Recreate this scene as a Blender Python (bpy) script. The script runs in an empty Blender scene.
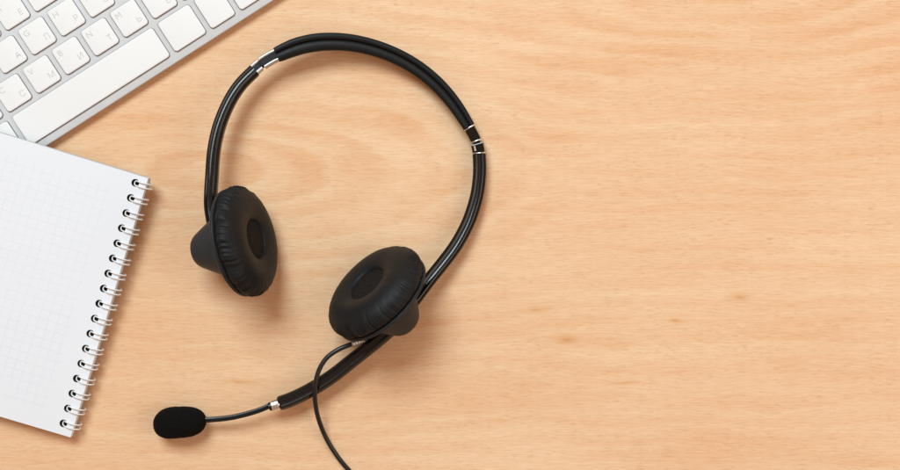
import bpy, bmesh, math, random
from mathutils import Vector, Matrix, noise

C = bpy.context.scene
S = 0.489 / 900.0            # metres per photo pixel on the desk top
CAM_D = 1250.0               # camera height over the desk, in the same pixels
random.seed(7)

# ------------------------------------------------------------------ camera, light, exposure
cam_data = bpy.data.cameras.new("camera")
cam = bpy.data.objects.new("camera", cam_data)
C.collection.objects.link(cam)
cam.location = (0, 0, CAM_D * S)
cam.rotation_euler = (0, 0, 0)
cam_data.sensor_width = 36.0
cam_data.lens = 36.0 * CAM_D / 900.0
cam_data.clip_start = 0.02
cam_data.clip_end = 50.0
C.camera = cam

world = bpy.data.worlds.new("World")
C.world = world
world.use_nodes = True
bg = world.node_tree.nodes["Background"]
bg.inputs[0].default_value = (1.0, 0.58, 0.37, 1)
bg.inputs[1].default_value = 0.40


def area_light(name, loc, target, sx, sy, watts, col):
    d = bpy.data.lights.new(name, "AREA")
    d.shape = "RECTANGLE"
    d.size, d.size_y, d.energy, d.color = sx, sy, watts, col
    o = bpy.data.objects.new(name, d)
    C.collection.objects.link(o)
    o.location = loc
    o.rotation_euler = (Vector(target) - Vector(loc)).to_track_quat("-Z", "Y").to_euler()
    return o


area_light("softbox_key", (-0.45, 1.00, 1.63), (0.03, 0.0, 0), 0.88, 0.73, 34.6, (0.745, 0.935, 1.0))
area_light("softbox_fill", (0.92, -0.12, 0.95), (0.10, 0.0, 0), 0.8, 0.8, 4.6, (1.0, 0.95, 0.90))

C.view_settings.view_transform = "Standard"
C.view_settings.look = "None"
C.view_settings.exposure = 0.0
C.view_settings.gamma = 1.0


# ------------------------------------------------------------------ helpers
def at(x, y, h=0.0):
    """photo pixel + height over the desk (in desk pixels) -> point in desk pixels"""
    k = (CAM_D - h) / CAM_D
    return Vector(((x - 450.0) * k, (235.0 - y) * k, h))


def link(name, me, parent=None, loc=None):
    o = bpy.data.objects.new(name, me)
    C.collection.objects.link(o)
    if parent is not None:
        o.parent = parent
    if loc is not None:
        o.location = loc
    return o


def root(name, label, cat, loc):
    o = link(name, None, None, loc)
    o.empty_display_size = 0.02
    o["label"] = label
    o["category"] = cat
    return o


def mesh_obj(name, bm, mats, parent=None, offset=Vector((0, 0, 0)), smooth=True, loc=None, scale=S, angle=40):
    """bm in pixel units; offset (metres) is subtracted so the part sits in its parent's frame"""
    bmesh.ops.recalc_face_normals(bm, faces=bm.faces)
    for v in bm.verts:
        v.co = v.co * scale - offset
    for f in bm.faces:
        f.smooth = smooth
    if smooth:
        for e in bm.edges:
            if len(e.link_faces) == 2 and e.calc_face_angle(0) > math.radians(angle):
                e.smooth = False
    me = bpy.data.meshes.new(name)
    bm.to_mesh(me)
    bm.free()
    for m in (mats if isinstance(mats, (list, tuple)) else [mats]):
        me.materials.append(m)
    return link(name, me, parent, loc)


def catmull(pts, n):
    """dense samples; returns list of (point, control parameter)"""
    P = [Vector(p) for p in pts]
    P = [P[0] * 2 - P[1]] + P + [P[-1] * 2 - P[-2]]
    out = []
    for i in range(1, len(P) - 2):
        p0, p1, p2, p3 = P[i - 1], P[i], P[i + 1], P[i + 2]
        for k in range(n):
            t = k / n
            q = 0.5 * ((2 * p1) + (p2 - p0) * t + (2 * p0 - 5 * p1 + 4 * p2 - p3) * t * t
                       + (3 * p1 - p0 - 3 * p2 + p3) * t ** 3)
            out.append((q, i - 1 + t))
    out.append((P[-2], len(pts) - 1.0))
    return out


def smooth_path(samples, rounds=6):
    pts = [p for p, _ in samples]
    for _ in range(rounds):
        pts = [pts[0]] + [(pts[i - 1] + pts[i] * 2 + pts[i + 1]) / 4 for i in range(1, len(pts) - 1)] + [pts[-1]]
    return pts


def resample(pts, step):
    L = [0.0]
    for a, b in zip(pts, pts[1:]):
        L.append(L[-1] + (b - a).length)
    n = max(1, round(L[-1] / step))
    out, k = [], 0
    for i in range(n + 1):
        d = L[-1] * i / n
        while k < len(L) - 2 and L[k + 1] < d:
            k += 1
        seg = L[k + 1] - L[k]
        out.append(pts[k].lerp(pts[k + 1], (d - L[k]) / seg if seg > 1e-9 else 0.0))
    return out


def sweep(bm, pts, prof, caps=True, mat=0, cap_round=0.0, roll=0.0):
    """prof(t, i, s) -> list of (r, u): r to the right of travel, u upward"""
    rings, n, s = [], len(pts), 0.0
    for i, p in enumerate(pts):
        a, b = pts[max(i - 1, 0)], pts[min(i + 1, n - 1)]
        T = (b - a).normalized()
        up = Vector((0, 0, 1))
        if abs(T.z) > 0.95:
            up = Vector((0, 1, 0))
        U = (up - T * up.dot(T)).normalized()
        R = T.cross(U)
        if roll:
            c, sn = math.cos(roll), math.sin(roll)
            U, R = U * c + R * sn, R * c - U * sn
        if i:
            s += (p - pts[i - 1]).length
        rings.append([bm.verts.new(p + R * r + U * u) for r, u in prof(i / max(n - 1, 1), i, s)])
    for A, B in zip(rings, rings[1:]):
        m = len(A)
        for k in range(m):
            f = bm.faces.new((A[k], A[(k + 1) % m], B[(k + 1) % m], B[k]))
            f.material_index = mat
    if caps:
        for rg in (rings[0], rings[-1]):
            f = bm.faces.new(rg)
            f.material_index = mat
    return rings


def circle_prof(rad, n=14, squash=1.0):
    def f(t, i, s):
        r = rad(t, s) if callable(rad) else rad
        return [(r * math.cos(2 * math.pi * k / n), r * squash * math.sin(2 * math.pi * k / n)) for k in range(n)]
    return f


def basis(axis, hint=Vector((0, 0, 1))):
    a = Vector(axis).normalized()
    x = (hint - a * hint.dot(a)).normalized()
    return a, x, a.cross(x)


def lathe(bm, origin, axis, prof, n=96, disp=None, mat=0, close_start=True, close_end=True):
    """prof: list of (z along axis, radius); disp(theta, row) -> (dz, dr)"""
    a, x, y = basis(axis)
    rings = []
    for ri, (z, r) in enumerate(prof):
        ring = []
        for k in range(n):
            th = 2 * math.pi * k / n
            dz, dr = disp(th, ri) if disp else (0, 0)
            ring.append(bm.verts.new(origin + a * (z + dz) + (x * math.cos(th) + y * math.sin(th)) * (r + dr)))
        rings.append(ring)
    for A, B in zip(rings, rings[1:]):
        for k in range(n):
            f = bm.faces.new((A[k], A[(k + 1) % n], B[(k + 1) % n], B[k]))
            f.material_index = mat
    if close_start:
        bm.faces.new(rings[0]).material_index = mat
    if close_end:
        bm.faces.new(rings[-1]).material_index = mat


def rrect(w, h, r, n=6):
    r = max(min(r, w / 2 - 1e-3, h / 2 - 1e-3), 0.01)
    out = []
    for cx, cy, a0 in ((w / 2 - r, h / 2 - r, 0), (-w / 2 + r, h / 2 - r, 90),
                       (-w / 2 + r, -h / 2 + r, 180), (w / 2 - r, -h / 2 + r, 270)):
        for k in range(n + 1):
            t = math.radians(a0 + 90 * k / n)
            out.append((cx + r * math.cos(t), cy + r * math.sin(t)))
    return out


def slab(bm, w, h, r, layers, cx=0.0, cy=0.0, mat=0, n=6):
    """rounded-rectangle slab: layers = [(inset, z), ...] bottom to top"""
    rings = [[bm.verts.new((cx + x, cy + y, z)) for x, y in rrect(w - 2 * ins, h - 2 * ins, r - ins, n)] for ins, z in layers]
    for A, B in zip(rings, rings[1:]):
        m = len(A)
        for k in range(m):
            bm.faces.new((A[k], A[(k + 1) % m], B[(k + 1) % m], B[k])).material_index = mat
    if len(layers) > 1:
        bm.faces.new(list(reversed(rings[0]))).material_index = mat
    bm.faces.new(rings[-1]).material_index = mat


# ------------------------------------------------------------------ materials
class NT:
    def __init__(self, name):
        self.m = bpy.data.materials.new(name)
        self.m.use_nodes = True
        self.t = self.m.node_tree
        self.b = self.t.nodes["Principled BSDF"]

    def node(self, kind, **kw):
        n = self.t.nodes.new(kind)
        for k, v in kw.items():
            setattr(n, k, v)
        return n

    def put(self, sock, v):
        if hasattr(v, "links"):
            self.t.links.new(v, sock)
        else:
            sock.default_value = v

    def math(self, op, a, b=None, c=None, clamp=False):
        n = self.node("ShaderNodeMath", operation=op, use_clamp=clamp)
        for i, v in enumerate((a, b, c)):
            if v is not None:
                self.put(n.inputs[i], v)
        return n.outputs[0]

    def ramp(self, v, a, b, lo=0.0, hi=1.0):
        n = self.node("ShaderNodeMapRange", interpolation_type="SMOOTHSTEP")
        self.put(n.inputs[0], v)
        n.inputs[1].default_value, n.inputs[2].default_value = a, b
        n.inputs[3].default_value, n.inputs[4].default_value = lo, hi
        return n.outputs[0]

    def xyz(self, x, y, z=0.0):
        n = self.node("ShaderNodeCombineXYZ")
        self.put(n.inputs[0], x)
        self.put(n.inputs[1], y)
        self.put(n.inputs[2], z)
        return n.outputs[0]

    def noise(self, vec, scale=1.0, detail=2.0, rough=0.5):
        n = self.node("ShaderNodeTexNoise")
        self.put(n.inputs["Vector"], vec)
        n.inputs["Scale"].default_value = scale
        n.inputs["Detail"].default_value = detail
        n.inputs["Roughness"].default_value = rough
        return n.outputs["Fac"]

    def mix(self, fac, a, b, blend="MIX"):
        n = self.node("ShaderNodeMix", data_type="RGBA", blend_type=blend)
        self.put(n.inputs[0], fac)
        self.put(n.inputs[6], a)
        self.put(n.inputs[7], b)
        return n.outputs[2]

    def coord(self, which="Object"):
        return self.node("ShaderNodeTexCoord").outputs[which]

    def split(self, v):
        n = self.node("ShaderNodeSeparateXYZ")
        self.put(n.inputs[0], v)
        return n.outputs

    def bump(self, h, strength, dist):
        n = self.node("ShaderNodeBump")
        n.inputs["Strength"].default_value = strength
        n.inputs["Distance"].default_value = dist
        self.put(n.inputs["Height"], h)
        self.put(self.b.inputs["Normal"], n.outputs[0])

    def base(self, v):
        self.put(self.b.inputs["Base Color"], v)

    def set(self, **kw):
        for k, v in kw.items():
            self.b.inputs[k.replace("_", " ")].default_value = v
        return self


def plain(name, col, rough, metal=0.0, grain=0.0, gscale=4000.0, spec=0.5, coat=0.0, vary=0.06):
    t = NT(name)
    v = t.coord()
    n = t.noise(v, 160.0, 3.0)
    c0 = [max(0.0, c * (1 - vary)) for c in col] + [1]
    c1 = [c * (1 + vary) for c in col] + [1]
    t.base(t.mix(n, c0, c1))
    t.set(Metallic=metal)
    t.b.inputs["Specular IOR Level"].default_value = spec
    t.b.inputs["Coat Weight"].default_value = coat
    t.b.inputs["Coat Roughness"].default_value = 0.08
    r = t.noise(v, 420.0, 4.0, 0.65)
    t.put(t.b.inputs["Roughness"], t.math("MULTIPLY_ADD", r, 0.16, rough - 0.08))
    if grain:
        t.bump(t.noise(v, gscale, 3.0, 0.6), grain, 0.0002)
    return t.m


def wood_material():
    t = NT("beech_wood")
    o = t.split(t.coord())
    X = t.math("MULTIPLY_ADD", o[0], 1 / S, 450.0)        # pixels on the desk, y downward
    Y = t.math("MULTIPLY_ADD", o[1], -1 / S, 235.0)
    M = t.math
    # slow warp of the grain
    w1 = t.noise(t.xyz(M("MULTIPLY", X, 1 / 210.0), M("MULTIPLY", Y, 1 / 70.0)), 1.0, 2.0)
    w2 = t.noise(t.xyz(M("MULTIPLY", X, 1 / 80.0), M("MULTIPLY", Y, 1 / 22.0), 7.3), 1.0, 2.0)
    w3 = t.noise(t.xyz(M("MULTIPLY", X, 1 / 16.0), M("MULTIPLY", Y, 1 / 9.0), 3.1), 1.0, 1.0)
    warp = M("ADD", M("MULTIPLY_ADD", w1, 30.0, -15.0),
             M("ADD", M("MULTIPLY_ADD", w2, 6.0, -3.0), M("MULTIPLY_ADD", w3, 1.0, -0.5)))
    # growth-ring fields: distance to a heart axis that dives under the board (two cathedral figures)
    wl = M("MULTIPLY_ADD", w1, 30.0, M("MULTIPLY_ADD", w3, 1.6, -15.8))
    wob_ph = M("MULTIPLY", t.noise(t.xyz(M("MULTIPLY", X, 1 / 300.0), M("MULTIPLY", Y, 1 / 90.0), 4.0), 1.0, 1.0), 1.6)

    def cathedral(yc, x0, slope, tilt):
        d = M("MULTIPLY", M("SUBTRACT", X, x0), slope)
        yy = M("SUBTRACT", M("ADD", M("ADD", Y, wl), M("MULTIPLY", M("SUBTRACT", X, x0), tilt)), yc)
        rad = M("SQRT", M("ADD", M("MULTIPLY", yy, yy), M("MULTIPLY", d, d)))
        ph = M("MULTIPLY_ADD", rad, 1 / 19.0, wob_ph)
        fr = M("FRACT", ph)
        ra = M("MULTIPLY", t.ramp(fr, 0.0, 0.72), t.ramp(fr, 0.78, 1.0, 1.0, 0.0))
        fr2 = M("FRACT", M("MULTIPLY", ph, 2.63))
        rb = M("MULTIPLY", t.ramp(fr2, 0.0, 0.6), t.ramp(fr2, 0.7, 1.0, 1.0, 0.0))
        far = t.ramp(M("DIVIDE", M("ABSOLUTE", yy), M("ADD", M("ABSOLUTE", d), 14.0)), 1.1, 3.2, 1.0, 0.38)
        return M("MULTIPLY", ra, far), M("MULTIPLY", rb, far)
    a1, b1 = cathedral(168.0, 200.0, 0.30, -0.02)
    a2, b2 = cathedral(-14.0, 745.0, 0.30, 0.02)
    sw = t.ramp(M("MULTIPLY_ADD", wl, 2.0, X), 440.0, 600.0)

    def blend(p, q):
        return M("MULTIPLY_ADD", sw, M("SUBTRACT", q, p), p)
    ring, ring2 = blend(a1, a2), blend(b1, b2)
    vis = t.ramp(t.noise(t.xyz(M("MULTIPLY", X, 1 / 170.0), M("MULTIPLY", Y, 1 / 60.0), 11.0), 1.0, 2.0), 0.32, 0.6, 0.2, 1.0)
    vis2 = t.ramp(t.noise(t.xyz(M("MULTIPLY", X, 1 / 120.0), M("MULTIPLY", Y, 1 / 30.0), 21.0), 1.0, 2.0), 0.4, 0.7)
    # broad tone drifts
    band = t.noise(t.xyz(M("MULTIPLY", X, 1 / 300.0), M("MULTIPLY", M("ADD", Y, warp), 1 / 26.0), 2.0), 1.0, 3.0, 0.55)
    patch = t.noise(t.xyz(M("MULTIPLY", X, 1 / 300.0), M("MULTIPLY", Y, 1 / 170.0), 9.0), 1.0, 2.0)
    # fibres
    yw = M("ADD", Y, M("MULTIPLY", warp, 0.55))
    fib = t.noise(t.xyz(M("MULTIPLY", X, 1 / 30.0), M("MULTIPLY", yw, 1 / 1.25), 5.0), 1.0, 3.0, 0.6)
    fib2 = t.noise(t.xyz(M("MULTIPLY", X, 1 / 70.0), M("MULTIPLY", yw, 1 / 5.5), 15.0), 1.0, 2.0, 0.5)
    fib3 = t.noise(t.xyz(M("MULTIPLY", X, 1 / 15.0), M("MULTIPLY", yw, 1 / 0.95), 65.0), 1.0, 2.0, 0.6)
    # short ray flecks
    wob = M("MULTIPLY_ADD", t.noise(t.xyz(M("MULTIPLY", X, 1 / 20.0), M("MULTIPLY", Y, 1 / 14.0), 31.0), 1.0, 1.0), 4.0, -2.0)
    yf = M("ADD", yw, wob)
    fl = t.noise(t.xyz(M("MULTIPLY", X, 1 / 8.5), M("MULTIPLY", yf, 1 / 1.15), 8.0), 1.0, 1.0, 0.5)
    fden = t.noise(t.xyz(M("MULTIPLY", X, 1 / 60.0), M("MULTIPLY", Y, 1 / 18.0), 17.0), 1.0, 2.0)
    fleck = M("MULTIPLY", t.ramp(fl, 0.54, 0.74), t.ramp(fden, 0.30, 0.66, 0.25, 1.0))
    fl_b = t.noise(t.xyz(M("MULTIPLY", X, 1 / 8.0), M("MULTIPLY", yf, 1 / 1.7), 48.0), 1.0, 1.0, 0.5)
    pale_fleck = t.ramp(fl_b, 0.60, 0.8)  # pale dashes of the wood grain itself

    light = (0.886, 0.626, 0.410, 1)
    dark = (0.815, 0.484, 0.276, 1)
    f = M("ADD", M("MULTIPLY_ADD", band, 1.25, -0.42),
          M("ADD", M("MULTIPLY", M("MULTIPLY", ring, vis), 0.62), M("MULTIPLY", M("MULTIPLY", ring2, vis2), 0.20)))
    f = M("ADD", f, M("MULTIPLY_ADD", patch, 1.1, -0.55))
    f = M("ADD", f, M("MULTIPLY_ADD", fib2, 0.5, -0.25), clamp=True)
    col = t.mix(f, light, dark)
    col = t.mix(M("MULTIPLY_ADD", fib, 2.4, -0.8, clamp=True), col, (0.90, 0.84, 0.77, 1), "MULTIPLY")
    col = t.mix(t.ramp(fib3, 0.46, 0.70, 0.0, 0.75), col, (0.895, 0.835, 0.77, 1), "MULTIPLY")
    col = t.mix(M("MULTIPLY", fleck, 0.34), col, (0.46, 0.265, 0.135, 1))
    col = t.mix(M("MULTIPLY", pale_fleck, 0.22), col, (0.90, 0.70, 0.49, 1))
    # pin knots
    for kx, ky, rx, ry, a in ((535, 310, 11, 3.4, .55), (567, 340, 12, 4.6, .7), (675, 321, 7, 2.0, .75), (740, 297, 11, 4.0, .6),
                              (628, 383, 20, 1.8, .45), (600, 344, 60, 6, .16), (640, 41, 30, 3, .0), (241, 382, 24, 3.2, .5),
                              (800, 52, 50, 9, .12), (690, 8, 30, 10, .12)):
        ex = M("MULTIPLY", M("SUBTRACT", X, float(kx)), 1.0 / rx)
        ey = M("MULTIPLY", M("SUBTRACT", M("ADD", Y, wob), float(ky)), 1.0 / ry)
        r2 = M("ADD", M("MULTIPLY", ex, ex), M("MULTIPLY", ey, ey))
        g = M("MULTIPLY", M("POWER", 2.718, M("MULTIPLY", r2, -1.0)), a * 0.62)
        col = t.mix(g, col, (0.60, 0.27, 0.075, 1))
        if ry < 5 and a > 0.4:
            g2 = M("MULTIPLY", M("POWER", 2.718, M("MULTIPLY", r2, -7.0)), a * 0.5)
            col = t.mix(g2, col, (0.52, 0.215, 0.05, 1))
    t.base(col)
    t.put(t.b.inputs["Roughness"], M("MULTIPLY_ADD", fib, 0.14, 0.40))
    t.b.inputs["Specular IOR Level"].default_value = 0.10
    hgt = M("ADD", M("MULTIPLY", fib, 0.5), M("MULTIPLY", fleck, -0.8))
    t.bump(hgt, 0.35, 0.00012)
    return t.m


def paper_material():
    t = NT("squared_paper")
    o = t.split(t.coord())
    M = t.math
    # local frame of the notebook: x outward from the spine edge (negative on the page), y along the edge, pixels
    x = M("MULTIPLY", o[0], 1 / S)
    y = M("MULTIPLY", o[1], 1 / S)
    fiber = t.noise(t.coord(), 900.0, 3.0, 0.6)
    col = t.mix(fiber, (0.80, 0.828, 0.885, 1), (0.825, 0.852, 0.905, 1))

    def lines(v, off):
        fr = M("FRACT", M("MULTIPLY_ADD", v, 1 / 9.2, off))
        return t.ramp(M("ABSOLUTE", M("SUBTRACT", fr, 0.5)), 0.0, 0.065, 1.0, 0.0)
    g = M("MAXIMUM", lines(x, 0.3), lines(y, 0.1))
    inx = M("MULTIPLY", M("LESS_THAN", x, -31.0), M("GREATER_THAN", x, -186.0))
    iny = M("MULTIPLY", M("LESS_THAN", y, 250.0), M("GREATER_THAN", y, 18.0))
    topz = M("GREATER_THAN", M("MULTIPLY", o[2], 1 / S), -0.3)
    wear = t.ramp(t.noise(t.coord(), 60.0, 3.0), 0.3, 0.7, 0.45, 1.0)
    mask = M("MULTIPLY", M("MULTIPLY", M("MULTIPLY", inx, iny), topz), M("MULTIPLY", g, wear))
    col = t.mix(M("MULTIPLY", mask, 0.44), col, (0.60, 0.665, 0.77, 1))
    # sheet edges
    zz = M("MULTIPLY", o[2], 1 / S)
    sheet = t.noise(t.xyz(M("MULTIPLY", x, 0.02), M("MULTIPLY", y, 0.02), M("MULTIPLY", zz, 2.6)), 1.0, 1.0)
    side = M("LESS_THAN", zz, -0.3)
    col = t.mix(M("MULTIPLY", M("MULTIPLY", side, t.ramp(sheet, 0.42, 0.62)), 0.4), col, (0.55, 0.55, 0.56, 1))
    t.base(col)
    t.set(Roughness=0.75)
    t.b.inputs["Specular IOR Level"].default_value = 0.2
    t.bump(t.noise(t.coord(), 2600.0, 3.0), 0.12, 0.0001)
    return t.m


def leather_material():
    t = NT("black_leatherette")
    v = t.coord()
    n = t.noise(v, 90.0, 3.0)
    t.base(t.mix(n, (0.008, 0.0086, 0.0095, 1), (0.012, 0.0128, 0.0138, 1)))
    r = t.noise(v, 300.0, 4.0, 0.6)
    t.put(t.b.inputs["Roughness"], t.math("MULTIPLY_ADD", r, 0.18, 0.46))
    t.b.inputs["Specular IOR Level"].default_value = 0.22
    vo = t.node("ShaderNodeTexVoronoi", feature="DISTANCE_TO_EDGE")
    t.put(vo.inputs["Vector"], v)
    vo.inputs["Scale"].default_value = 1500.0
    t.bump(t.math("ADD", vo.outputs["Distance"], t.math("MULTIPLY", t.noise(v, 260.0, 3.0), 1.6)), 0.22, 0.0002)
    return t.m


def grille_material():
    t = NT("speaker_cloth")
    o = t.coord()
    vo = t.node("ShaderNodeTexVoronoi", feature="F1")
    t.put(vo.inputs["Vector"], o)
    vo.inputs["Scale"].default_value = 1350.0
    dots = t.ramp(vo.outputs["Distance"], 0.25, 0.5)
    t.base(t.mix(dots, (0.0035, 0.003, 0.003, 1), (0.017, 0.0145, 0.013, 1)))
    t.set(Roughness=0.9)
    t.b.inputs["Specular IOR Level"].default_value = 0.15
    t.bump(dots, 0.6, 0.0003)
    return t.m


def foam_material():
    t = NT("black_foam")
    o = t.coord()
    n = t.noise(o, 1500.0, 4.0, 0.7)
    vo = t.node("ShaderNodeTexVoronoi", feature="F1")
    t.put(vo.inputs["Vector"], o)
    vo.inputs["Scale"].default_value = 1300.0
    pit = t.ramp(vo.outputs["Distance"], 0.1, 0.55)
    t.base(t.mix(pit, (0.010, 0.0095, 0.0095, 1), (0.004, 0.0038, 0.0038, 1)))
    t.set(Roughness=0.95)
    t.b.inputs["Specular IOR Level"].default_value = 0.12
    t.bump(t.math("SUBTRACT", n, t.math("MULTIPLY", pit, 0.8)), 0.9, 0.0004)
    return t.m


WOOD = wood_material()
PAPER = paper_material()
LEATHER = leather_material()
GRILLE = grille_material()
FOAM = foam_material()
SHELL = plain("satin_black_plastic", (0.020, 0.0215, 0.0235), 0.50, grain=0.10, gscale=3000.0, spec=0.24)
RUBBER = plain("matt_black_rubber", (0.008, 0.008, 0.0085), 0.50, grain=0.12, gscale=2600.0, spec=0.24)
GLOSS = plain("gloss_black_plastic", (0.006, 0.006, 0.0064), 0.22, grain=0.02, gscale=600.0, spec=0.42, coat=0.1)
CABLE = plain("black_cable_vinyl", (0.009, 0.0085, 0.0085), 0.33, spec=0.5)
CHROME = plain("chrome", (0.56, 0.56, 0.56), 0.46, metal=1.0, vary=0.03)
SILVER = plain("polished_silver", (0.82, 0.82, 0.82), 0.28, metal=1.0, vary=0.03)
CHROME_DARK = plain("chrome_dark_reflection", (0.055, 0.058, 0.062), 0.12, metal=1.0, vary=0.03)  # chrome with the dark surroundings it mirrors put into its colour
ALU = plain("brushed_aluminium", (0.62, 0.622, 0.63), 0.5, metal=0.0, spec=0.25, grain=0.08, gscale=5000.0)
KEYCAP = plain("white_keycap_plastic", (0.82, 0.82, 0.825), 0.48, grain=0.05, gscale=3500.0, vary=0.012, spec=0.35)
KEYGAP = plain("dark_key_gap", (0.10, 0.10, 0.105), 0.7)
LEGEND = plain("grey_legend_ink", (0.50, 0.50, 0.51), 0.6)
WIRE = plain("white_coated_wire", (0.88, 0.88, 0.88), 0.30, coat=0.3, vary=0.03)
CARD = plain("grey_cardboard", (0.42, 0.40, 0.38), 0.8)
HOLE = plain("painted_hole_shade", (0.07, 0.058, 0.052), 0.9)  # paper hole walls coloured dark to stand for the shade inside them

# ------------------------------------------------------------------ desk (the surface everything lies on)
bm = bmesh.new()
slab(bm, 2300, 1500, 8, [(2, -46), (0, -43), (0, -3), (0.9, -0.8), (3, 0)])
desk = mesh_obj("desk_surface", bm, WOOD, None, smooth=False)
desk["kind"] = "structure"

# ------------------------------------------------------------------ keyboard
U = 34.2
KX, KY = 0.8415, 0.540
kb_origin = at(89.6, 116.3, 13.0) * S
kb_origin.z = 1.2 * S
keyboard = root("keyboard", "slim silver computer keyboard with white keys lettered in Latin and Cyrillic, partly under the notebook",
                "keyboard", kb_origin)
keyboard.rotation_euler = (Matrix.Rotation(math.atan2(KY, KX), 3, "Z") @ Matrix.Rotation(math.atan(0.045), 3, "X")).to_euler()
# local frame: x along the rows (0 = the G key), y from the front edge to the back, pixels
KL = -6.25 * U - 6.0
KR = KL + 14.5 * U + 12.0 - 5.4
BASE_T = 8.6


def ky(v):
    return 95.0 - v


keys = []          # (centre x, centre y, w, h, latin, cyrillic)
x0 = -6.25 * U
GAP = 5.9


def krow(start_units, vc, units, h=28.8, legends=None):
    x = start_units
    for i, w in enumerate(units):
        lg = legends[i] if legends and i < len(legends) else None
        keys.append((x0 + (x + w / 2) * U, ky(vc), w * U - GAP, h, lg))
        x += w


krow(0, -3 * 34.0 + 8.0, [14.5 / 14] * 14, h=14.5)
krow(0, -2 * 34.0, [1] * 13 + [1.5], legends=[None] + [(c, None) for c in "1234567890"])
krow(0, -1 * 34.0, [1.5] + [1] * 13, legends=[None] + list(zip("QWERTYUIOP", "ЙЦУКЕНГШЩЗ")))
krow(0, 0.0, [1.75] + [1] * 11 + [1.75], legends=[None] + list(zip("ASDFGHJKL", "ФЫВАПРОЛД")))
krow(0, 34.0, [2.25] + [1] * 10 + [2.25], legends=[None] + list(zip("ZXCVBNM,.", "ЯЧСМИТЬБЮ")))
krow(0, 70.2, [1, 1, 1, 1.25, 5, 1.25, 1], h=33.6)
krow(11.5, 79.2, [1, 1, 1], h=15.6)
krow(12.5, 61.4, [1], h=15.6)

bm = bmesh.new()
kb_back = ky(-3 * 34.0 - 6.0)
slab(bm, KR - KL, kb_back, 7.0, [(3.2, 0.0), (1.8, 0.9), (1.2, BASE_T - 4.2), (0.0, BASE_T - 3.2), (0.0, BASE_T - 0.7), (0.25, BASE_T - 0.2), (0.8, BASE_T)],
     cx=(KL + KR) / 2, cy=kb_back / 2)
for cx, cy, w, h, lg in keys:
    slab(bm, w + 1.1, h + 1.1, 3.8, [(0, BASE_T + 0.12)], cx, cy, mat=1)
mesh_obj("base", bm, [ALU, KEYGAP], keyboard, smooth=True, angle=30)

key_mesh = {}
KEY_H = 1.9


def key_object(w, h):
    sig = (round(w, 2), round(h, 2))
    if sig not in key_mesh:
        b = bmesh.new()
        slab(b, w, h, 3.3, [(0.3, 0.0), (0.0, 0.3), (0.0, KEY_H - 0.75), (0.18, KEY_H - 0.3), (0.6, KEY_H - 0.06), (1.2, KEY_H)], n=7)
        o = mesh_obj("key", b, KEYCAP, keyboard, smooth=True, angle=50)
        key_mesh[sig] = o.data
        return o
    return link("key", key_mesh[sig], keyboard)


def text_mesh(ch, size):
    cu = bpy.data.curves.new("legend", "FONT")
    cu.body = ch
    cu.size = size * S
    cu.align_x = "CENTER"
    cu.align_y = "CENTER"
    cu.extrude = 0.02 * S
    cu.resolution_u = 4
    cu.offset = -0.12 * S
    o = bpy.data.objects.new("legend", cu)
    C.collection.objects.link(o)
    dg = bpy.context.evaluated_depsgraph_get()
    me = bpy.data.meshes.new_from_object(o.evaluated_get(dg))
    bpy.data.objects.remove(o)
    me.materials.clear()
    me.materials.append(LEGEND)
    return me


for cx, cy, w, h, lg in keys:
    k = key_object(w, h)
    k.location = (cx * S, cy * S, (BASE_T + 0.35) * S)
    if not lg:
        continue
    for ch, lx, ly in ((lg[0], -7.6, 6.9), (lg[1], 7.9, -6.2)):
        if ch is None:
            continue
        t = link("legend", text_mesh(ch, 8.6), k)
        t.location = (lx * S, ly * S, (KEY_H + 0.05) * S)

# ------------------------------------------------------------------ notebook
TH = 11.0                                    # block thickness
zBR, zTR, zBL = 5.0, 15.5, 13.5              # underside heights: it leans on the keyboard's corner
pTR, pBR = at(148, 178.5, zTR + TH), at(70.5, 437.5, zBR + TH)
NL = (pTR - pBR).length
ey = (pTR - pBR).normalized()
NW = 193.0
ez = Vector((0.036 * 1.0, 0.0, 1.0))
ex_ = Vector((0.9655, -0.2605, -(zBL - zBR) / NW))
ez = ex_.cross(ey).normalized()
ex_ = ey.cross(ez).normalized()
rot = Matrix((ex_, ey, ez)).transposed()
notebook = root("notebook", "white squared-paper notebook with white wire binding, leaning on the keyboard",
                "notebook", pBR * S)
notebook.rotation_euler = rot.to_euler()
# local frame: x outward over the bound edge, y along the edge (0 = near corner), z up, 0 = top page
N_RING = 17
PITCH = 15.52
Y_FIRST = 11.4
HX, HR = -10.6, 3.8
bm = bmesh.new()
STRIP = 8.0
segs = 24
yb = [Y_FIRST + PITCH * (k - 0.5) for k in range(N_RING + 1)]


def quad(pts, mat=0):
    f = bm.faces.new([bm.verts.new(p) for p in pts])
    f.material_index = mat


xa, xb = HX - STRIP, HX + STRIP
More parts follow.
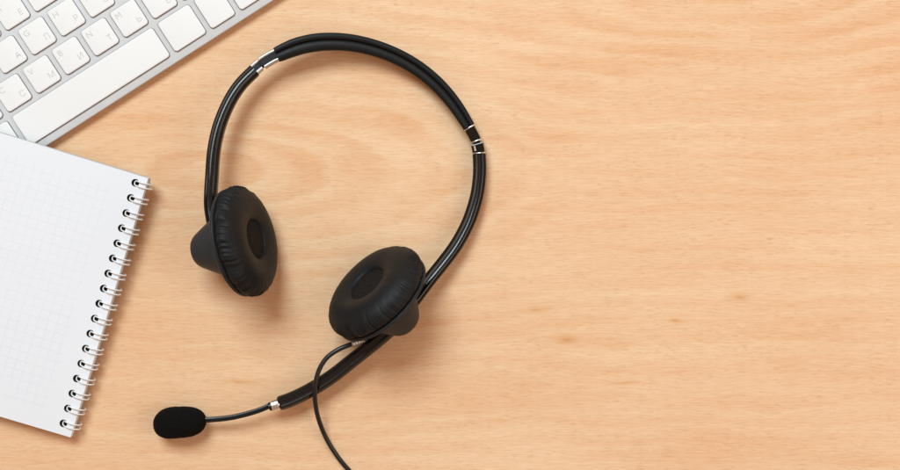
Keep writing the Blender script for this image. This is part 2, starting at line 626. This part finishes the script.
# page surface around the holes
quad([(-NW, 0, 0), (xa, 0, 0), (xa, NL, 0), (-NW, NL, 0)])
quad([(xb, 0, 0), (0, 0, 0), (0, NL, 0), (xb, NL, 0)])
quad([(xa, 0, 0), (xb, 0, 0), (xb, yb[0], 0), (xa, yb[0], 0)])
quad([(xa, yb[-1], 0), (xb, yb[-1], 0), (xb, NL, 0), (xa, NL, 0)])
for k in range(N_RING):
    yc = Y_FIRST + PITCH * k
    outer, inner, low = [], [], []
    for j in range(segs):
        a = 2 * math.pi * (j + 0.5) / segs
        ca, sa = math.cos(a), math.sin(a)
        m = max(abs(ca) / STRIP, abs(sa) / (PITCH / 2))
        ox, oy = ca / m, sa / m
        outer.append(bm.verts.new((HX + ox, yc + oy, 0)))
        inner.append(bm.verts.new((HX + ca * HR, yc + sa * HR, 0)))
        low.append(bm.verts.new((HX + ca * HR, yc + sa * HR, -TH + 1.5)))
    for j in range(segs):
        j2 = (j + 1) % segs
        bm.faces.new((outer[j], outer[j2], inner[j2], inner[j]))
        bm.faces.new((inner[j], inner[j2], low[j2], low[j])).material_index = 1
    # corner fill of each cell
    for sx in (-1, 1):
        for sy in (-1, 1):
            best = sorted(range(segs), key=lambda j: (outer[j].co.x - (HX + sx * STRIP)) ** 2 + (outer[j].co.y - (yc + sy * PITCH / 2)) ** 2)[:2]
            quad([outer[best[0]].co.copy(), outer[best[1]].co.copy(), (HX + sx * STRIP, yc + sy * PITCH / 2, 0)])
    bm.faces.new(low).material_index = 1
# sides (a slightly fanned stack)
fan = [(0.0, 0.0), (0.35, -0.35), (-0.2, -2.6), (0.3, -5.0), (-0.1, -7.4), (0.15, -TH + 1.3)]
for (i0, z0), (i1, z1) in zip(fan, fan[1:]):
    quad([(-i0, 0, z0), (-i0, NL, z0), (-i1, NL, z1), (-i1, 0, z1)])
    quad([(-NW, 0, z0), (-NW, NL, z0), (-NW, NL, z1), (-NW, 0, z1)])
    quad([(-NW, i0, z0), (-i0, i0, z0), (-i1, i1, z1), (-NW, i1, z1)])
    quad([(-NW, NL - i0, z0), (-i0, NL - i0, z0), (-i1, NL - i1, z1), (-NW, NL - i1, z1)])
bmesh.ops.remove_doubles(bm, verts=bm.verts, dist=0.02)
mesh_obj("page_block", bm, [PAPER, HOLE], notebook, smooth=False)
bm = bmesh.new()
slab(bm, NW + 1.2, NL + 1.2, 2.0, [(0.2, -TH), (0, -TH + 0.2), (0, -TH + 1.0), (0.2, -TH + 1.2)], cx=-NW / 2, cy=NL / 2)
mesh_obj("cover", bm, CARD, notebook, smooth=False)

bm = bmesh.new()
CE, CN, CR = -3.4, -TH / 2 - 0.7, 8.6
LEG = 2.25
left, right = [], []
a0, a1 = 141, -212
leg = []
nseg = 34
for k in range(nseg + 1):
    a = math.radians(a0 + (a1 - a0) * k / nseg)
    leg.append((CE + CR * math.cos(a), CN + CR * math.sin(a)))
tip = leg[0]
path = []
for e, n_ in reversed(leg):
    path.append(Vector((e, LEG, n_)))
for k in range(1, 8):
    a = math.pi * k / 8
    path.append(Vector((tip[0] - 1.7 * math.sin(a), LEG * math.cos(a), tip[1] - 1.2 * math.sin(a))))
for e, n_ in leg:
    path.append(Vector((e, -LEG, n_)))
rings = []
n = len(path)
prevN = None
for i, p in enumerate(path):
    T = (path[min(i + 1, n - 1)] - path[max(i - 1, 0)]).normalized()
    ref = prevN if prevN else Vector((0, 1, 0))
    Nn = (ref - T * ref.dot(T)).normalized()
    prevN = Nn
    B = T.cross(Nn)
    rings.append([bm.verts.new(p + (Nn * math.cos(2 * math.pi * j / 10) + B * math.sin(2 * math.pi * j / 10)) * 0.70) for j in range(10)])
for A, B in zip(rings, rings[1:]):
    for j in range(10):
        bm.faces.new((A[j], A[(j + 1) % 10], B[(j + 1) % 10], B[j]))
bm.faces.new(rings[0])
bm.faces.new(rings[-1])
ring0 = mesh_obj("wire_loop", bm, WIRE, notebook)
for k in range(N_RING):
    r = ring0
    if k:
        r = ring0.copy()
        C.collection.objects.link(r)
        r.parent = notebook
    r.location = (0, (Y_FIRST + PITCH * k) * S, 0)
    r.rotation_euler = (math.radians(random.uniform(-0.6, 0.6)), math.radians(random.uniform(-4, 4)), math.radians(random.uniform(-1.5, 1.5)))

# ------------------------------------------------------------------ headset
hs_loc = at(345, 200, 0) * S
headset = root("headset", "black two-ear headset with padded headband, chrome joints and a foam-tipped boom microphone", "headset", hs_loc)
OFF = Vector(hs_loc)


def hs(name, bm, mat, parent=None, **kw):
    return mesh_obj(name, bm, mat, parent or headset, OFF, **kw)


band_ctrl = [(213, 224, 46), (210.3, 207, 44), (210.4, 192, 43), (211.4, 176.6, 42), (213.3, 151, 39), (218.7, 126, 36), (228.3, 102.5, 33),
             (239.8, 84.5, 30.5), (254.6, 69.6, 28),                                                    # 8  arm end
             (261, 64.2, 27), (268, 59.6, 26.5), (276.3, 55.2, 26),                                     # 11 pad start
             (295.9, 47.0, 25), (316, 42.6, 23), (335.7, 41.7, 21), (354.5, 43.4, 19), (372.4, 47.4, 17), (389.2, 53.2, 15.5), (405.1, 60.7, 14),
             (420.1, 70.1, 13), (434.1, 81.4, 12.5), (446.9, 94.6, 12), (458.5, 109.8, 12), (469.2, 127, 12),      # 23 pad end
             (473.2, 134, 12), (476.5, 141, 12), (478.4, 148, 12), (479, 153, 12),                       # 27 arm start
             (479.6, 171, 12.5), (477.6, 191, 13), (473, 209, 14), (466.5, 226, 15.5), (456, 245, 17.5), (443.5, 262, 20), (429, 280, 24),
             (414, 300, 30), (402, 315, 33)]
dense = catmull([at(*p) for p in band_ctrl], 16)
sm = smooth_path(dense, 14)
params = [q for _, q in dense]


def section(a, b, step=1.2):
    return resample([p for p, q in zip(sm, params) if a - 1e-6 <= q <= b + 1e-6], step)


def arm_prof(half, total_len, flip=1):
    """gloss channel with raised rails and ribbed lower edges; flip puts the wide rib outside"""
    def f(t, i, s):
        k = half / 6.6
        rib = 0.32 * (1 if (i % 2) else -1)
        pts = [(-6.3, -5.0), (-6.7, -3.5), (-6.6, 0.4 + rib), (-6.0, 1.2 + rib), (-4.7, 1.5 + rib * 0.6), (-4.5, 3.2), (-4.1, 4.6), (-3.4, 5.0), (-2.7, 4.5),
               (-1.8, 3.9), (0.0, 3.7), (1.8, 3.9), (2.7, 4.5), (3.4, 5.0), (4.1, 4.6), (4.5, 3.2), (4.7, 1.5 + rib * 0.6), (6.0, 1.2 + rib), (6.6, 0.4 + rib),
               (6.7, -3.5), (6.3, -5.0)]
        return [(r * k, u * k) for r, u in pts]
    return f


# arms of the band
bm = bmesh.new()
sweep(bm, section(0.0, 8.0), arm_prof(6.3, 1), roll=math.radians(-7))
hs("band_arm", bm, GLOSS, angle=28)
bm = bmesh.new()
sweep(bm, section(27.0, 36.0), arm_prof(6.5, 1), roll=math.radians(6))
hs("band_arm", bm, GLOSS, angle=28)


# padded middle
def pad_prof(t, i, s):
    tab = (14.9, 17.0, 17.5, 17.3, 16.8, 16.3, 15.9, 15.6, 15.4, 15.1, 14.6, 13.7, 12.2)
    q = min(t * 12, 11.999)
    k = (tab[int(q)] + (tab[int(q) + 1] - tab[int(q)]) * (q - int(q))) / 17.8
    if i < 2:
        k *= 0.95 + 0.025 * i
    w = 8.9 * k
    pts = []
    g = -1.7                                        # groove, nearer the outside of the curve
    for j in range(9):                              # outer lobe, from outer wall to groove
        a = math.pi * (1 - j / 8)
        c, hw = (-w + g * k) / 2, (w + g * k) / 2
        pts.append((c + hw * math.cos(a) * 1.0, 3.6 * k + 3.2 * k * math.sin(a) ** 0.8))
    for j in range(1, 13):                          # inner lobe
        a = math.pi * (1 - j / 12)
        c, hw = (w + g * k) / 2, (w - g * k) / 2
        pts.append((c + hw * math.cos(a), 3.6 * k + 4.0 * k * max(math.sin(a), 0) ** 0.8))
    pts += [(w, 0.0), (w * 0.97, -4.5 * k), (w * 0.8, -6.5 * k), (-w * 0.8, -6.5 * k), (-w * 0.97, -4.5 * k), (-w, 0.0)]
    return pts


bm = bmesh.new()
sweep(bm, section(11.0, 23.0, 1.5), pad_prof, roll=math.radians(4))
hs("headband_pad", bm, RUBBER, angle=50)


# chrome joints: two short rail pieces on each side with a black core between
def rail_prof(off, w, h, u0):
    def f(t, i, s):
        return [(off - w, u0 - h)] + [(off - w * math.cos(math.pi * j / 10), u0 + h * 0.5 + h * 0.5 * math.sin(math.pi * j / 10)) for j in range(11)] + [(off + w, u0 - h)]
    return f


def joint(a, b, mid, roll=0.0):
    bm = bmesh.new()
    pts = section(a, b, 1.0)
    sweep(bm, pts, lambda t, i, s: [(-3.6, -4.2), (-3.6, 2.6), (-2.4, 3.4), (2.4, 3.4), (3.6, 2.6), (3.6, -4.2)], roll=roll)
    core = hs("hinge", bm, RUBBER, angle=30)
    d = 0.14
    for lo, hi, wd in ((a - 0.03, mid - d, 5.7), (mid + d, b + 0.03, 6.3)):
        for sgn in (-1, 1):
            bm = bmesh.new()
            sweep(bm, section(lo, hi, 0.8), rail_prof(sgn * (wd - 1.7), 1.7, 3.9, 0.6), roll=roll)
            mesh_obj("chrome_rail", bm, CHROME, core, OFF, angle=30)
    bm = bmesh.new()
    P = section(mid - 0.1, mid + 0.1, 0.4)
    c = P[len(P) // 2]
    sweep(bm, [c + Vector((0, 0, -4.0)), c + Vector((0, 0, -3)), c + Vector((0, 0, 3.6)), c + Vector((0, 0, 4.1))],
          lambda t, i, s: [(1.7 * (0.8 if i == 3 else 1) * math.cos(2 * math.pi * j / 16), 1.7 * (0.8 if i == 3 else 1) * math.sin(2 * math.pi * j / 16)) for j in range(16)])
    mesh_obj("pivot_pin", bm, RUBBER, core, OFF, angle=40)


joint(8.0, 11.0, 9.0)


def plate_joint(a, b, mid, roll):
    bm = bmesh.new()
    sweep(bm, section(a, b, 1.0), lambda t, i, s: [(-3.6, -4.2), (-3.6, 2.2), (3.6, 2.2), (3.6, -4.2)], roll=roll)
    core = hs("hinge", bm, GLOSS, angle=30)
    for lo, hi, w in ((a - 0.03, mid - 0.12, 5.2), (mid + 0.12, b + 0.03, 6.1)):
        bm = bmesh.new()
        P = section(lo, hi, 0.7)
        n = len(P)

        def f(t, i, s, w=w, n=n):
            k = 0.93 if i in (0, n - 1) else 1.0
            return [(r * k, u * k) for r, u in ((-w, -4.4), (-w, 3.6), (-w + 0.5, 4.2), (w - 0.5, 4.2), (w, 3.6), (w, -4.4))]
        sweep(bm, P, f, roll=roll)
        mesh_obj("chrome_plate", bm, CHROME_DARK, core, OFF, angle=30)
    for q, w, ln in ((a + 0.12, 5.3, 0.9), (mid - 0.2, 5.4, 0.9), (b - 0.06, 6.3, 0.7)):
        P = section(q - 0.3, q + 0.3, 0.1)
        m = len(P) // 2
        c, tv = P[m], (P[min(m + 3, len(P) - 1)] - P[max(m - 3, 0)]).normalized()
        bm = bmesh.new()
        steps = [c + tv * (ln * math.cos(math.pi * (1 - j / 8))) for j in range(9)]

        def g(t, i, s, w=w):
            k = 0.86 + 0.2 * math.sin(math.pi * i / 8)
            return [(r_ * w / 5.2, u * k) for r_, u in ((-5.2, -4.0), (-5.3, 3.4), (-4.6, 4.4), (4.6, 4.4), (5.3, 3.4), (5.2, -4.0))]
        sweep(bm, steps, g, roll=roll)
        mesh_obj("silver_ring", bm, SILVER, core, OFF, angle=60)
    bm = bmesh.new()
    sweep(bm, section(mid + 0.35, b - 0.3, 0.6), rail_prof(3.0, 1.5, 4.4, 0.4), roll=roll)
    mesh_obj("chrome_rail", bm, SILVER, core, OFF, angle=30)


plate_joint(23.0, 27.0, 25.2, math.radians(10))


# ear cups
def wrinkle(seed, freq, amp):
    def f(th):
        c, s = math.cos(th), math.sin(th)
        a = noise.noise(Vector((c * freq / 6.28, s * freq / 6.28, seed)))
        b = noise.noise(Vector((c * freq / 3.4, s * freq / 3.4, seed + 5)))
        m = 0.55 + 0.9 * max(0.0, noise.noise(Vector((c * 1.6, s * 1.6, seed + 9))) + 0.35)
        v = a * 1.2 + b * 0.6
        return amp * m * (abs(v) ** 0.8) * -1.0 + amp * 0.35
    return f


cush_prof = [(16.8, 18.9), (17.8, 19.3), (18.9, 20.2), (19.5, 21.6), (20.3, 24.2), (21.0, 27.6), (21.4, 31.4), (21.4, 35.2), (20.9, 39.0), (19.8, 42.8),
             (18.2, 46.0), (16.2, 48.6), (14.2, 50.5), (12.2, 51.8), (10.2, 52.6), (8.2, 53.0), (6.2, 53.1), (4.4, 52.7), (2.8, 51.8), (1.6, 50.4), (1.0, 48.5)]
cush_w = [0] * 9 + [0.04, 0.14, 0.34, 0.6, 0.85, 1.0, 1.0, 1.0, 0.95, 0.8, 0.5, 0.2]
cup_prof = [(0.9, 47.0), (0.9, 51.2), (0.2, 52.3), (-0.9, 52.6), (-2.2, 52.3), (-3.2, 51.0), (-3.8, 46.0), (-4.6, 38.0), (-5.6, 35.4), (-7.5, 33.8),
            (-13.0, 31.0), (-20.0, 27.0), (-27.0, 22.8), (-32.0, 19.6), (-35.5, 17.4), (-38.0, 15.4), (-39.8, 13.2), (-41.0, 10.4), (-41.6, 7.0), (-41.8, 3.0)]


def ear_cup(c0, axis, seed, freq, amp, label=None, thick=1.0, plen=1.0):
    cp = [(z * (plen if z < -6 else 1.0), r) for z, r in cup_prof]
    bm = bmesh.new()
    lathe(bm, c0, axis, cp, 96)
    cup = hs("ear_cup", bm, SHELL, angle=35)
    if label:
        cup["label"] = label
    wr = wrinkle(seed, freq, amp)
    N = 360

    def disp(th, ri):
        w = cush_w[ri]
        soft = noise.noise(Vector((math.cos(th) * 1.3, math.sin(th) * 1.3, seed + ri * 0.05))) * 0.7
        ph = th + 0.02 * math.sin(ri * 0.7 + seed)
        d = wr(ph) * w
        return (soft * (0.6 if ri > 3 else 0.2) + d * 0.25, d + soft * 0.35)
    bm = bmesh.new()
    lathe(bm, c0, axis, [(z * thick, r) for z, r in cush_prof], N, disp, close_start=False, close_end=False)
    cu = mesh_obj("ear_cushion", bm, LEATHER, cup, OFF, angle=75)
    bm = bmesh.new()
    lathe(bm, c0, axis, [(z + 17.0 * (thick - 1.0), r) for z, r in ((16.6, 20.4), (16.9, 19.2), (17.2, 14.0), (17.5, 9.0), (17.6, 4.0))], 64)
    mesh_obj("speaker_grille", bm, GRILLE, cu, OFF, angle=75)
    return cup


E1, E2 = math.radians(16), math.radians(28)
ax1 = Vector((0.979 * math.cos(E1), 0.205 * math.cos(E1), math.sin(E1)))
ax2 = Vector((-0.669 * math.cos(E2), 0.743 * math.cos(E2), math.sin(E2)))
ear_cup(at(239, 242.5, 52), ax1, 3.0, 46, 4.2, plen=1.14)
ear_cup(at(380.9, 297.3, 48), ax2, 11.0, 84, 3.4, thick=1.16, plen=1.07)

# boom arm
boom_ctrl = [(279, 403.7, 20), (289, 400.3, 20), (303, 394, 20), (319, 385, 20), (335, 374.3, 20.5), (350, 362.3, 21), (368, 348, 22), (385, 334, 24), (401, 319, 28)]
bs = smooth_path(catmull([at(*p) for p in boom_ctrl], 16), 10)
bm = bmesh.new()


def boom_prof(t, i, s):
    k = 1.0
    pts = [(-6.4, -5.6), (-7.1, -4.2), (-7.2, 1.2), (-6.7, 2.6), (-3.6, 5.6), (-2.9, 6.0), (-2.0, 5.8), (0, 5.4), (2.0, 5.8), (2.9, 6.0), (3.6, 5.6),
           (6.7, 2.6), (7.2, 1.2), (7.1, -4.2), (6.4, -5.6)]
    if i == 0:
        k = 0.9
    return [(r * k, u * k) for r, u in pts]


sweep(bm, resample(bs, 1.6), boom_prof)
hs("boom_arm", bm, GLOSS, angle=28)
# silver ferrule at the end of the boom arm
tdir = (bs[0] - bs[8]).normalized()
p0 = bs[0]
bm = bmesh.new()
sweep(bm, [p0 - tdir * 1.0, p0 + tdir * 0.2, p0 + tdir * 6.6, p0 + tdir * 7.2],
      lambda t, i, s: [((6.0 if i in (1, 2) else 5.4) * math.cos(a), (5.8 if i in (1, 2) else 5.2) * math.sin(a)) for a in [2 * math.pi * j / 32 for j in range(32)]])
hs("boom_ferrule", bm, SILVER, angle=35)
bm = bmesh.new()
sweep(bm, [p0 + tdir * 6.8, p0 + tdir * 7.4, p0 + tdir * 9.6, p0 + tdir * 10.4], circle_prof(lambda t, s: 4.4 if 0.1 < t < 0.9 else 3.8, 20))
hs("boom_collar", bm, GLOSS, angle=35)
# thin boom: a flat twin-ribbed strip
rod_ctrl = [at(270, 405.6, 20), at(262, 409.2, 20), at(252, 412.6, 19.6), at(240, 415.8, 19), at(229, 418, 18.4), at(216, 419.4, 17.5), at(203, 420.2, 17), at(192, 421, 17)]
bm = bmesh.new()
sweep(bm, resample(smooth_path(catmull(rod_ctrl, 12), 6), 1.5),
      lambda t, i, s: [(-2.7, -1.4), (-2.7, 0.4), (-2.2, 1.4), (-1.2, 1.7), (-0.3, 0.7), (0.3, 0.7), (1.2, 1.7), (2.2, 1.4), (2.7, 0.4), (2.7, -1.4), (1.4, -2.0), (-1.4, -2.0)])
hs("microphone_boom", bm, CABLE, angle=40)
# foam windscreen
bm = bmesh.new()
fa, fb = at(153.4, 424.6, 16.5), at(206.4, 420.4, 16.5)
fl = (fb - fa).length
prof = []
for j in range(27):
    q = j / 26
    z = fl * (0.5 - 0.5 * math.cos(math.pi * q))
    u = z / fl * 2 - 1
    r = 15.6 * max(0.0, 1 - abs(u) ** 2.9) ** 0.5 * (1.0 - 0.07 * u)
    prof.append((z, max(r, 0.4)))


def foam_disp(th, ri):
    n_ = noise.noise(Vector((math.cos(th) * 6, math.sin(th) * 6, ri * 0.9))) * 0.28 + noise.noise(Vector((math.cos(th) * 1.2, math.sin(th) * 1.2, ri * 0.12))) * 0.7
    return (0, n_ if 0 < ri < 26 else 0)


lathe(bm, fa, fb - fa, prof, 72, foam_disp)
hs("microphone_foam", bm, FOAM, angle=85)

# cable and its strain relief
cab_ctrl = [(368, 336.5, 26), (359.5, 341, 27.5), (353, 343.6, 28.6), (339.5, 349, 30), (327, 357.5, 30.6), (319, 370, 31), (315.4, 384, 30.5), (314.8, 397, 27.5), (317.6, 416, 18),
            (325.5, 437, 7.5), (337, 456, 3.2), (349, 470.5, 2.5), (366, 488, 2.4), (392, 508, 2.4), (430, 528, 2.4), (490, 546, 2.4), (560, 556, 2.4)]
cs = smooth_path(catmull([at(*p) for p in cab_ctrl], 14), 12)
bm = bmesh.new()
sweep(bm, resample(cs, 1.6), circle_prof(2.35, 14))
hs("cable", bm, CABLE)
st = resample(cs, 0.5)
ia = min(range(len(st)), key=lambda i: (st[i] - at(363.5, 339, 27)).length)
ib = min(range(len(st)), key=lambda i: (st[i] - at(351.5, 344.3, 28.8)).length)
bm = bmesh.new()
sweep(bm, st[ia:ib], circle_prof(lambda t, s: 3.9 if (s % 2.6) < 1.3 else 3.3, 18))
hs("strain_relief", bm, CHROME, angle=60)
